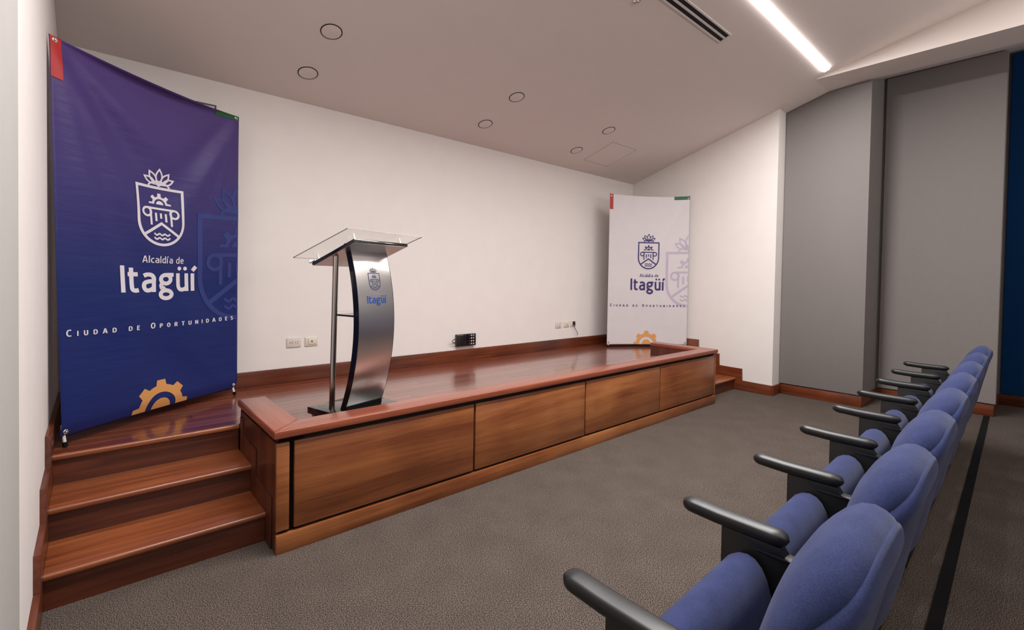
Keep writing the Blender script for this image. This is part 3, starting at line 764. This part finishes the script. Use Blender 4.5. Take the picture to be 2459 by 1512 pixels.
# local frame: x = width, y = towards the speaker, z up from the deck
BW = 0.27
prof = [(0.0, .085), (-.047, .243), (-.075, .33), (-.091, .397), (-.108, .576), (-.104, .70), (-.092, .80), (-.070, .882), (-.044, .98), (-.018, 1.077)]
def spl(z):
    # quadratic-ish smooth profile through ends and bulge
    t = (z - .085) / (1.077 - .085)
    return -(0.018 * t + 0.105 * (1 - (2 * t - 1) ** 2) * 1.0)
NZ = 36
zz = [.085 + (1.077 - .085) * i / NZ for i in range(NZ + 1)]
box('base_plate', -.0775, .3425, -.145, .256, .045, .085, 'black', lec, bev=.003)
for cx, cy in ((-.05, .22), (.315, .22), (-.05, -.115), (.315, -.115)):
    bm = bmesh.new()
    add_lathe(bm, [(0, -.009), (.018, -.009), (.021, -.005), (.021, .005), (.018, .009), (0, .009)], 16, Matrix.Translation((cx, cy, .0215)) @ Matrix.Rotation(math.pi / 2, 4, 'Y'))
    add_box(bm, cx - .014, cx + .014, cy - .012, cy + .012, .034, .046)
    mesh_obj('caster', bm, 'chrome', lec, smooth=True, angle=40)
TH = 0.045
poly = [(spl(z) - 0.0 + .002, z) for z in zz] + [(spl(z) + TH, z) for z in zz[::-1]]
bm = bmesh.new()
def strip_solid(bm, x0, x1, f0, f1, zs_):
    a = [[bm.verts.new((x, f(z), z)) for x in (x0, x1) for f in (f0, f1)] for z in zs_]
    for p, q in zip(a, a[1:]):
        for i, j in ((0, 1), (1, 3), (3, 2), (2, 0)): bm.faces.new((p[i], p[j], q[j], q[i]))
    bm.faces.new((a[0][0], a[0][1], a[0][3], a[0][2])); bm.faces.new((a[-1][0], a[-1][1], a[-1][3], a[-1][2]))
strip_solid(bm, -.001, BW + .003, lambda z: spl(z) + .0015, lambda z: spl(z) + TH, zz)
mesh_obj('curved_board', bm, 'black', lec, smooth=True, angle=40)
bm = bmesh.new()
strip_solid(bm, .002, BW - .002, lambda z: spl(z), lambda z: spl(z) + .002, [z for z in zz if z > .1])
mesh_obj('steel_front', bm, 'steel', lec, smooth=True, angle=40)
box('board_foot', .002, BW - .002, -.012, .03, .084, .105, 'black', lec)
for cx in (-.022, BW + .02):
    tube('steel_pole', [(cx, .095, .083), (cx, .082, .55), (cx, .07, 1.02)], .0165, 'pole', lec, 20)
box('shelf', .0, BW, spl(.65) + TH, .10, .645, .655, 'black', lec)
box('shelf_glass', .0, BW, spl(.65) + TH, .098, .668, .672, 'acrylic', lec)
# desk, tilted down towards the speaker
s0, zz0, s1, zz1 = -.15, 1.545 - S, .235, 1.412 - S
dl = math.hypot(s1 - s0, zz1 - zz0); an = math.atan2(zz1 - zz0, s1 - s0)
Mx = Matrix.Translation((0, s0, zz0)) @ Matrix.Rotation(an, 4, 'X')
e = .07
box('desk', -e, BW + e, 0, dl, -.018, 0, 'black', lec, bev=.002, xf=Mx)
box('desk_underside', -e + .006, BW + e - .006, .006, dl - .006, -.0205, -.0182, 'steel', lec, xf=Mx)
# acrylic sheet on four standoffs
a0, b0, a1, b1 = -.20, 1.590 - S, .298, 1.437 - S
al = math.hypot(a1 - a0, b1 - b0); aa = math.atan2(b1 - b0, a1 - a0)
Ma = Matrix.Translation((0, a0, b0)) @ Matrix.Rotation(aa, 4, 'X')
box('acrylic_top', -.15, BW + .15, 0, al, 0, .005, 'acrylic', lec, bev=.001, seg=1, xf=Ma)
bm = bmesh.new()
for q in ((-.1515, -.1500, 0, al), (BW + .1500, BW + .1515, 0, al), (-.1515, BW + .1515, -.0015, 0), (-.1515, BW + .1515, al, al + .0015)): add_box(bm, q[0], q[1], q[2], q[3], 0, .005, Ma)
mesh_obj('polished_edge', bm, 'edge_grey', lec)
for u in (-e + .03, BW + e - .03):
    for v_ in (.03, dl - .03):
        p = Mx @ Vector((u, v_, 0)); q = Ma @ Vector((u, v_ + .05, 0)); q = p + (q - p).normalized() * ((q - p).length)
        q = Vector((p.x, p.y, p.z)) + (Mx.to_3x3() @ Vector((0, 0, 1))) * .042
        so = tube('standoff', [p, q], .006, 'white_tube', lec, 12)
        tube('standoff_cap', [p, p + (q - p) * .22], .010, 'chrome', so, 14)
bm = bmesh.new(); add_box(bm, -.062, -.01, dl - .0, dl + .035, .008, .012, Mx); add_box(bm, -.062, -.01, dl + .031, dl + .035, .008, .03, Mx); add_box(bm, -.062, -.01, dl - .02, dl, .0, .012, Mx)
mesh_obj('pen_stop', bm, 'chrome', lec)
def on_steel(name, fn, mat):
    bm = bmesh.new(); fn(bm)
    for i in range(1, 40):
        bmesh.ops.bisect_plane(bm, geom=bm.verts[:] + bm.edges[:] + bm.faces[:], plane_co=(0, .5 + i * .015, 0), plane_no=(0, 1, 0))
    wrap(bm, lambda a, b_: Vector((a, spl(b_) - .0012, b_)))
    return flat_obj(name, bm, mat, lec)
def em2(bm):
    b2 = bmesh.new(); emblem(b2, 0.05); me = bpy.data.meshes.new('x'); b2.to_mesh(me); b2.free(); bm.from_mesh(me); bpy.data.meshes.remove(me)
    for v in bm.verts: v.co = (BW * .5 + v.co.x * .088, 1.356 - S + v.co.y * .083, 0)
on_steel('emblem', em2, 'print_emblem')
o = on_steel('small_lettering', lambda bm: [f(bm) for f in word('Alcald\u00eda de', .098, .180, 1.226 - S, .0115, .13, .11)], 'print_grey'); o['kind'] = 'stuff'
for f in word('Itag\u00fc\u00ed', .066, .213, 1.174 - S, .045, .15, .115): on_steel('large_letter', f, 'print_blue')

# ------------------------------------------------------------------ things on the back wall
def plate(x0, x1, z0, z1, label, mat='plate', kind=None):
    t = empty('wall_socket', label, 'socket', 'wall plates along the back wall', loc=((x0 + x1) / 2, DB, (z0 + z1) / 2))
    w, h = (x1 - x0) / 2, (z1 - z0) / 2
    box('cover_plate', -w, w, -.009, 0, -h, h, mat, t, bev=.003)
    if kind == 'duplex':
        for cx in (-.018, .024):
            bm = bmesh.new(); add_box(bm, cx - .016, cx - .010, -.0100, -.0088, -.003, .003); add_box(bm, cx, cx + .009, -.0100, -.0088, .006, .009); add_box(bm, cx, cx + .009, -.0100, -.0088, -.009, -.006)
            mesh_obj('socket_slots', bm, 'black_matt', t)
    elif kind in ('jack', 'cable'):
        box('insert', -w * .55, w * .8, -.014, -.008, -h * .62, h * .72, mat, t, bev=.002)
        box('jack_hole', -.004, .008, -.0145, -.0138, -.004, .007, 'black_matt', t)
    else:
        box('insert', -w * .6, w * .6, -.012, -.008, -h * .65, h * .65, mat, t, bev=.002)
        bm = bmesh.new()
        for dx in (-.015, .015):
            for dz in (-.012, .012): add_box(bm, dx - .003, dx + .003, -.0124, -.0118, dz - .0015, dz + .0015)
        mesh_obj('socket_slots', bm, 'lamp_disc', t)
    return t
plate(.537, .650, .735, .815, 'ivory double power socket left of the lectern, the leftmost wall plate', 'plate', 'duplex')
plate(.683, .786, .735, .811, 'cream wall plate with a single black jack, just left of the lectern', 'plate2', 'jack')
plate(3.744, 3.852, .713, .795, 'pale double socket, left of the three plates near the white banner', 'plate', 'blank')
plate(3.900, 4.005, .715, .793, 'cream plate with a black jack, middle of three near the white banner', 'plate2', 'jack')
plate(4.030, 4.138, .718, .793, 'cream plate with a cable plugged in, nearest the white banner', 'plate2', 'cable')
cb = empty('cable', 'short dark cable hanging from the wall plate nearest the white banner', 'cable', loc=(4.075, DB, .76))
box('plug', -.012, .008, -.045, -.0145, -.02, .028, 'black_matt', cb, bev=.004)
tube('cord', [(-.002, -.03, -.015), (.0, -.034, -.045), (.03, -.03, -.08), (.062, -.026, -.11), (.078, -.024, -.13)], .0035, 'black_matt', cb, 8)
tube('connector', [(.078, -.024, -.128), (.082, -.024, -.15), (.085, -.024, -.165)], [.006, .006, .002], 'chrome', cb, 8)
# black connection box
cbx = empty('connection_box', 'small black connection box with rows of sockets low on the back wall', 'connector box', loc=(2.337, DB, .67))
hw, hh = .125, .064
box('housing', -hw, hw, -.035, 0, -hh, hh, 'black', cbx, bev=.003)
for c in range(4):
    for r_ in range(4):
        if c == 0:
            Mx2 = Matrix.Translation((-.018, -.035, .045 - r_ * .03)) @ Matrix.Rotation(math.pi / 2, 4, 'X')
            bm = bmesh.new(); add_lathe(bm, [(.006, 0), (.0065, .004), (.010, .005), (.0115, 0)], 14, Mx2); mesh_obj('round_socket', bm, 'black_matt' if r_ % 2 else 'arm', cbx, smooth=True)
        else:
            Mx2 = Matrix.Translation((.012 + c * .027, -.035, .045 - r_ * .03)) @ Matrix.Rotation(math.pi / 2, 4, 'X')
            bm = bmesh.new(); add_lathe(bm, [(0, .003), (.0035, .003), (.004, .0), (.0085, .0015), (.010, 0)], 12, Mx2); mesh_obj('screw_socket', bm, 'chrome' if c > 1 else 'arm', cbx, smooth=True)
box('left_module', -hw + .006, -.045, -.045, -.034, -hh + .006, hh - .01, 'black_matt', cbx, bev=.004)
tube('cable_loop', [(-hw + .02, -.05, .012), (-hw - .02, -.045, .02), (-hw - .05, -.04, .014), (-hw - .062, -.036, .0), (-hw - .048, -.036, -.016), (-hw - .01, -.045, -.014), (-hw + .025, -.052, -.002)], .0045, 'black_matt', cbx, 8)
# thin dark frame of a hatch, mostly behind the blue banner
hf = empty('wall_hatch', 'white hatch with a thin dark frame high on the back wall, behind the blue banner', 'hatch', loc=(-.24, DB, 2.42))
box('door', -.262, .262, -.004, 0, -.155, .155, 'wall', hf)
for nm, q in (('frame_bar', (-.272, .272, .155, .165)), ('frame_bar', (-.272, .272, -.165, -.155)), ('frame_bar', (-.272, -.262, -.155, .155)), ('frame_bar', (.262, .272, -.155, .155))):
    box(nm, q[0], q[1], -.008, 0, q[2], q[3], 'black_matt', hf)

# ------------------------------------------------------------------ ceiling fittings (local z = down-facing normal of the slope)
TL = math.atan(SL)
def on_ceiling(x, y, rot=0.0):
    return Matrix.Translation((x, y, ceil_z(y))) @ Matrix.Rotation(-TL, 4, 'X') @ Matrix.Rotation(rot, 4, 'Z')
def place(t, x, y, rot=0.0):
    t.matrix_world = on_ceiling(x, y, rot)
DL = [(.577, .916, 'round recessed ceiling light, left pair, the one farther from the back wall'),
      (.572, 1.376, 'round recessed ceiling light, left pair, the one nearer the back wall'),
      (2.289, .908, 'round recessed ceiling light, middle pair, the one farther from the back wall'),
      (2.285, 1.370, 'round recessed ceiling light, middle pair, the one nearer the back wall'),
      (3.686, .913, 'round recessed ceiling light, right pair, the one farther from the back wall'),
      (3.664, 1.365, 'round recessed ceiling light, right pair, the one nearer the back wall')]
for x, y, lb in DL:
    t = empty('downlight', lb, 'ceiling light', 'round recessed lights over the stage'); place(t, x, y)
    bm = bmesh.new(); add_lathe(bm, [(.0655, -.001), (.0655, -.003), (.0722, -.003), (.0727, -.001)], 48); mesh_obj('dark_ring', bm, 'dark', t, smooth=True, angle=40)
    bm = bmesh.new(); add_lathe(bm, [(0, -.004), (.062, -.004), (.0655, -.003), (.0655, 0)], 48); mesh_obj('lamp_face', bm, 'ceiling', t, smooth=True, angle=40)
t = empty('ceiling_hatch', 'square hatch with a hairline joint in the ceiling near the back right corner', 'hatch'); place(t, 4.2, 1.279)
bm = bmesh.new(); add_box(bm, -.24, .24, -.227, .227, -.0006, .0); mesh_obj('hatch_door', bm, 'ceiling', t)
bm = bmesh.new()
for q in ((-.2435, -.24, -.2305, .2305), (.24, .2435, -.2305, .2305), (-.24, .24, -.2305, -.227), (-.24, .24, .227, .2305)): add_box(bm, q[0], q[1], q[2], q[3], -.0010, 0)
mesh_obj('joint', bm, 'joint_grey', t)
t = empty('air_vent', 'long white slot air vent with two black slots beside the light strip', 'vent'); place(t, 2.62, -.492, -.0)
L1, L0 = .83, -1.4
box('vent_frame', L0, L1, .040, .056, -.010, 0, 'vent_white', t, bev=.002); box('vent_frame', L0, L1, -.056, -.040, -.010, 0, 'vent_white', t, bev=.002)
box('vent_frame', L1 - .014, L1, -.040, .040, -.010, 0, 'vent_white', t, bev=.002)
box('vent_divider', L0, L1 - .014, -.009, .009, -.009, 0, 'vent_white', t, bev=.001)
box('dark_slot', L0, L1 - .014, .009, .040, -.003, 0, 'dark', t); box('dark_slot', L0, L1 - .014, -.040, -.009, -.003, 0, 'dark', t)
t = empty('sprinkler', 'small chrome ceiling sprinkler left of the air vent', 'sprinkler'); place(t, 2.345, -.345)
bm = bmesh.new(); add_lathe(bm, [(0, -.03), (.012, -.03), (.014, -.026), (.006, -.024), (.006, -.012), (.028, -.008), (.032, 0)], 24); mesh_obj('sprinkler_head', bm, 'chrome', t, smooth=True)
LBL = ['bright white linear light strip in the ceiling over the front seats', 'bright linear light strip in the ceiling above the camera', 'bright linear light strip at the rear of the ceiling']
for (x0, x1, ya, yb_), lb in zip(LEDS, LBL):
    t = empty('light_strip', lb, 'ceiling light', 'luminous strips across the ceiling')
    yc = (ya + yb_) / 2; rz = math.atan2(yb_ - ya, x1 - x0)
    if yc > YS: place(t, (x0 + x1) / 2, yc, rz)
    else: t.location = ((x0 + x1) / 2, yc, zs)
    hl = (x1 - x0) / 2
    box('diffuser', -hl, hl, -.027, .027, -.018, -.001, 'led', t, bev=.003)

# ------------------------------------------------------------------ theatre seats
SPC = .5725
rowa = math.atan2(-1.563 + 1.664, 4.766 - .188)
def sq(t, n):  # signed power
    return math.copysign(abs(t) ** n, t)
def pad(name, sign, T, parent, mat='blue'):
    """pillow-shaped half of the backrest; sign +1 faces the stage"""
    cx, hx = SPC / 2, .252
    zlo, zhi = .36, .862
    cz, hz = (zlo + zhi) / 2, (zhi - zlo) / 2
    prof_ = [(0, 1), (.25, 1), (.5, .985), (.68, .95), (.8, .89), (.88, .80), (.94, .68), (.98, .52), (1.0, .34), (1.0, .18), (.988, .06), (.972, 0)]
    NA = 72
    bm = bmesh.new(); rings = []
    for r, o_ in prof_:
        ring = []
        for k in range(NA if r > 0 else 1):
            a = 2 * math.pi * k / NA
            ca, sa = math.cos(a), math.sin(a)
            ex = 0.62
            x = cx + hx * r * sq(ca, ex)
            z = cz + hz * r * sq(sa, ex)
            rec = -.155 * (z - .60) - .05 * max(0, (z - .6)) ** 2       # reclined
            lum = .016 * math.cos((z - .5) * 9) * (1 if sign > 0 else .6)
            # shoulders: the pad thins and dips towards the upper corners
            ux_ = (x - cx) / hx
            z2 = z - .035 * abs(ux_) ** 3 * max(0, (z - cz) / hz)
            tt = min(1, max(0, (z - .725) / .13)); st = tt * tt * (3 - 2 * tt); sh = -.060 * st * (1 - o_) ** .8
            if sign > 0: z2 += .018 * st * math.sin(math.pi * min(1, o_ * 1.15)) if o_ < .87 else 0
            else: z2 -= .030 * st * min(1, o_ * 1.6)
            y_ = -2.098 + rec + lum * .6 + sh + sign * T * o_ * (1.0 + .12 * (1 - ux_ * ux_))
            ring.append(bm.verts.new((x, y_, z2)))
        rings.append(ring)
    for a, b_ in zip(rings, rings[1:]):
        for k in range(NA):
            k2 = (k + 1) % NA
            if len(a) == 1: bm.faces.new((a[0], b_[k], b_[k2]))
            else: bm.faces.new((a[k], a[k2], b_[k2], b_[k]))
    return mesh_obj(name, bm, mat, parent, smooth=True)
def seat_part(parent):
    P = [(-1.845, .20), (-1.835, .32), (-1.826, .45), (-1.822, .535), (-1.822, .556), (-1.827, .566), (-1.845, .578), (-1.866, .582), (-1.888, .576), (-1.908, .558), (-1.924, .53), (-1.936, .49), (-1.944, .44), (-1.952, .36), (-1.958, .28), (-1.955, .215), (-1.93, .18), (-1.885, .172)]
    x0, x1 = .035, SPC - .035
    bm = bmesh.new()
    xs = [x0, x0 + .004, x0 + .014, x0 + .03] + [x0 + .03 + (x1 - x0 - .06) * k / 8 for k in range(1, 8)] + [x1 - .03, x1 - .014, x1 - .004, x1]
    cy, cz = -1.885, .38
    rings = []
    for x in xs:
        dd = min(x - x0, x1 - x); k = 1 - .035 * max(0, 1 - dd / .03) ** 2
        ring = []
        for y_, z in P:
            ring.append(bm.verts.new((x, cy + (y_ - cy) * (1 - (1 - k) * 3), cz + (z - cz) * k)))
        rings.append(ring)
    n = len(P)
    for a, b_ in zip(rings, rings[1:]):
        for k in range(n): bm.faces.new((a[k], a[(k + 1) % n], b_[(k + 1) % n], b_[k]))
    bm.faces.new(rings[0]); bm.faces.new(rings[-1])
    return mesh_obj('seat_cushion', bm, 'blue', parent, smooth=True, angle=50)
def arm_parts(x, parent):
    # armrest: rounded bar, slightly raised at its front
    bm = bmesh.new(); N_ = 16
    L_a, L_b = -1.657, -1.962
    rows_ = []
    ys = [(0, .0), (.006, .55), (.014, .8), (.026, .97), (.04, 1)] + [(.04 + (.305 - .08) * k / 6, 1) for k in range(1, 6)] + [(.265, 1), (.279, .97), (.291, .8), (.299, .55), (.305, 0)]
    for dy, s_ in ys:
        y_ = L_a - dy; zc = .636 + .006 * max(0, (.12 - dy) / .12)
        ring = []
        for k in range(N_):
            a = 2 * math.pi * k / N_
            ring.append(bm.verts.new((x + max(s_, .05) * .028 * sq(math.cos(a), .6), y_, zc + max(s_, .05) * .020 * sq(math.sin(a), .6))))
        rows_.append(ring)
    for a, b_ in zip(rows_, rows_[1:]):
        for k in range(N_): bm.faces.new((a[k], a[(k + 1) % N_], b_[(k + 1) % N_], b_[k]))
    bm.faces.new(rows_[0]); bm.faces.new(rows_[-1])
    mesh_obj('armrest', bm, 'arm', parent, smooth=True, angle=60)
    poly = [(-1.785, 0.0), (-1.785, .617), (-1.945, .617), (-1.955, .590), (-2.09, .578), (-2.10, .52), (-2.06, .30), (-2.0, 0.0)]
    prism('side_panel', poly, x - .018, x + .018, 'x', 'black_matt', parent, bev=.003)
    box('side_rail', x - .021, x + .021, -2.10, -1.885, .585, .592, 'black_matt', parent, bev=.001)
    box('floor_foot', x - .03, x + .03, -2.01, -1.76, 0, .012, 'black_matt', parent, bev=.003)
def make_chair(label, two=False, proto=None, loc=(0, 0, 0)):
    if proto is None:
        t = empty('theatre_seat', label, 'chair', 'row of blue theatre seats', loc=loc, rotz=rowa)
        seat_part(t)
        a = pad('back_cushion', 1, .062, t); b_ = pad('rear_cushion', -1, .074, t)
        arm_parts(0, t)
        box('light_baffle', .03, SPC - .03, -2.066, -2.05, .13, .44, 'black_matt', t, bev=.004)  # hidden black board added to keep strip light off the carpet behind
        box('seat_hinge', .022, SPC - .022, -1.99, -1.965, .30, .34, 'black_matt', t, bev=.004)
    else:
        t = proto.copy(); COL.objects.link(t); t.location = loc; t['label'] = label
        for ch in list(proto.children):
            c = ch.copy(); COL.objects.link(c); c.parent = t
    return t
def row_loc(i):
    # the local frame has the armrest at x=0; keep its front at the measured place
    xw = .188 + i * SPC; yw = -1.663 + (i * SPC) * math.tan(rowa)
    # local point (0,-1.66) must land on (xw,yw)
    v = Matrix.Rotation(rowa, 3, 'Z') @ Vector((0, -1.66, 0))
    return (xw - v.x, yw - v.y, 0)
CH = ['blue theatre seat nearest the camera, cut off by the bottom edge', 'second blue theatre seat from the camera', 'third blue theatre seat from the camera', 'fourth blue theatre seat from the camera',
      'fifth blue theatre seat from the camera, fourth from the far end', 'third blue theatre seat from the far end of the row', 'last but one blue theatre seat at the far end of the row', 'blue theatre seat at the far end of the row, with two armrests']
proto = make_chair(CH[0], loc=row_loc(0))
for i in range(1, 8):
    c = make_chair(CH[i], proto=proto, loc=row_loc(i))
    if i == 7: arm_parts(SPC, c)
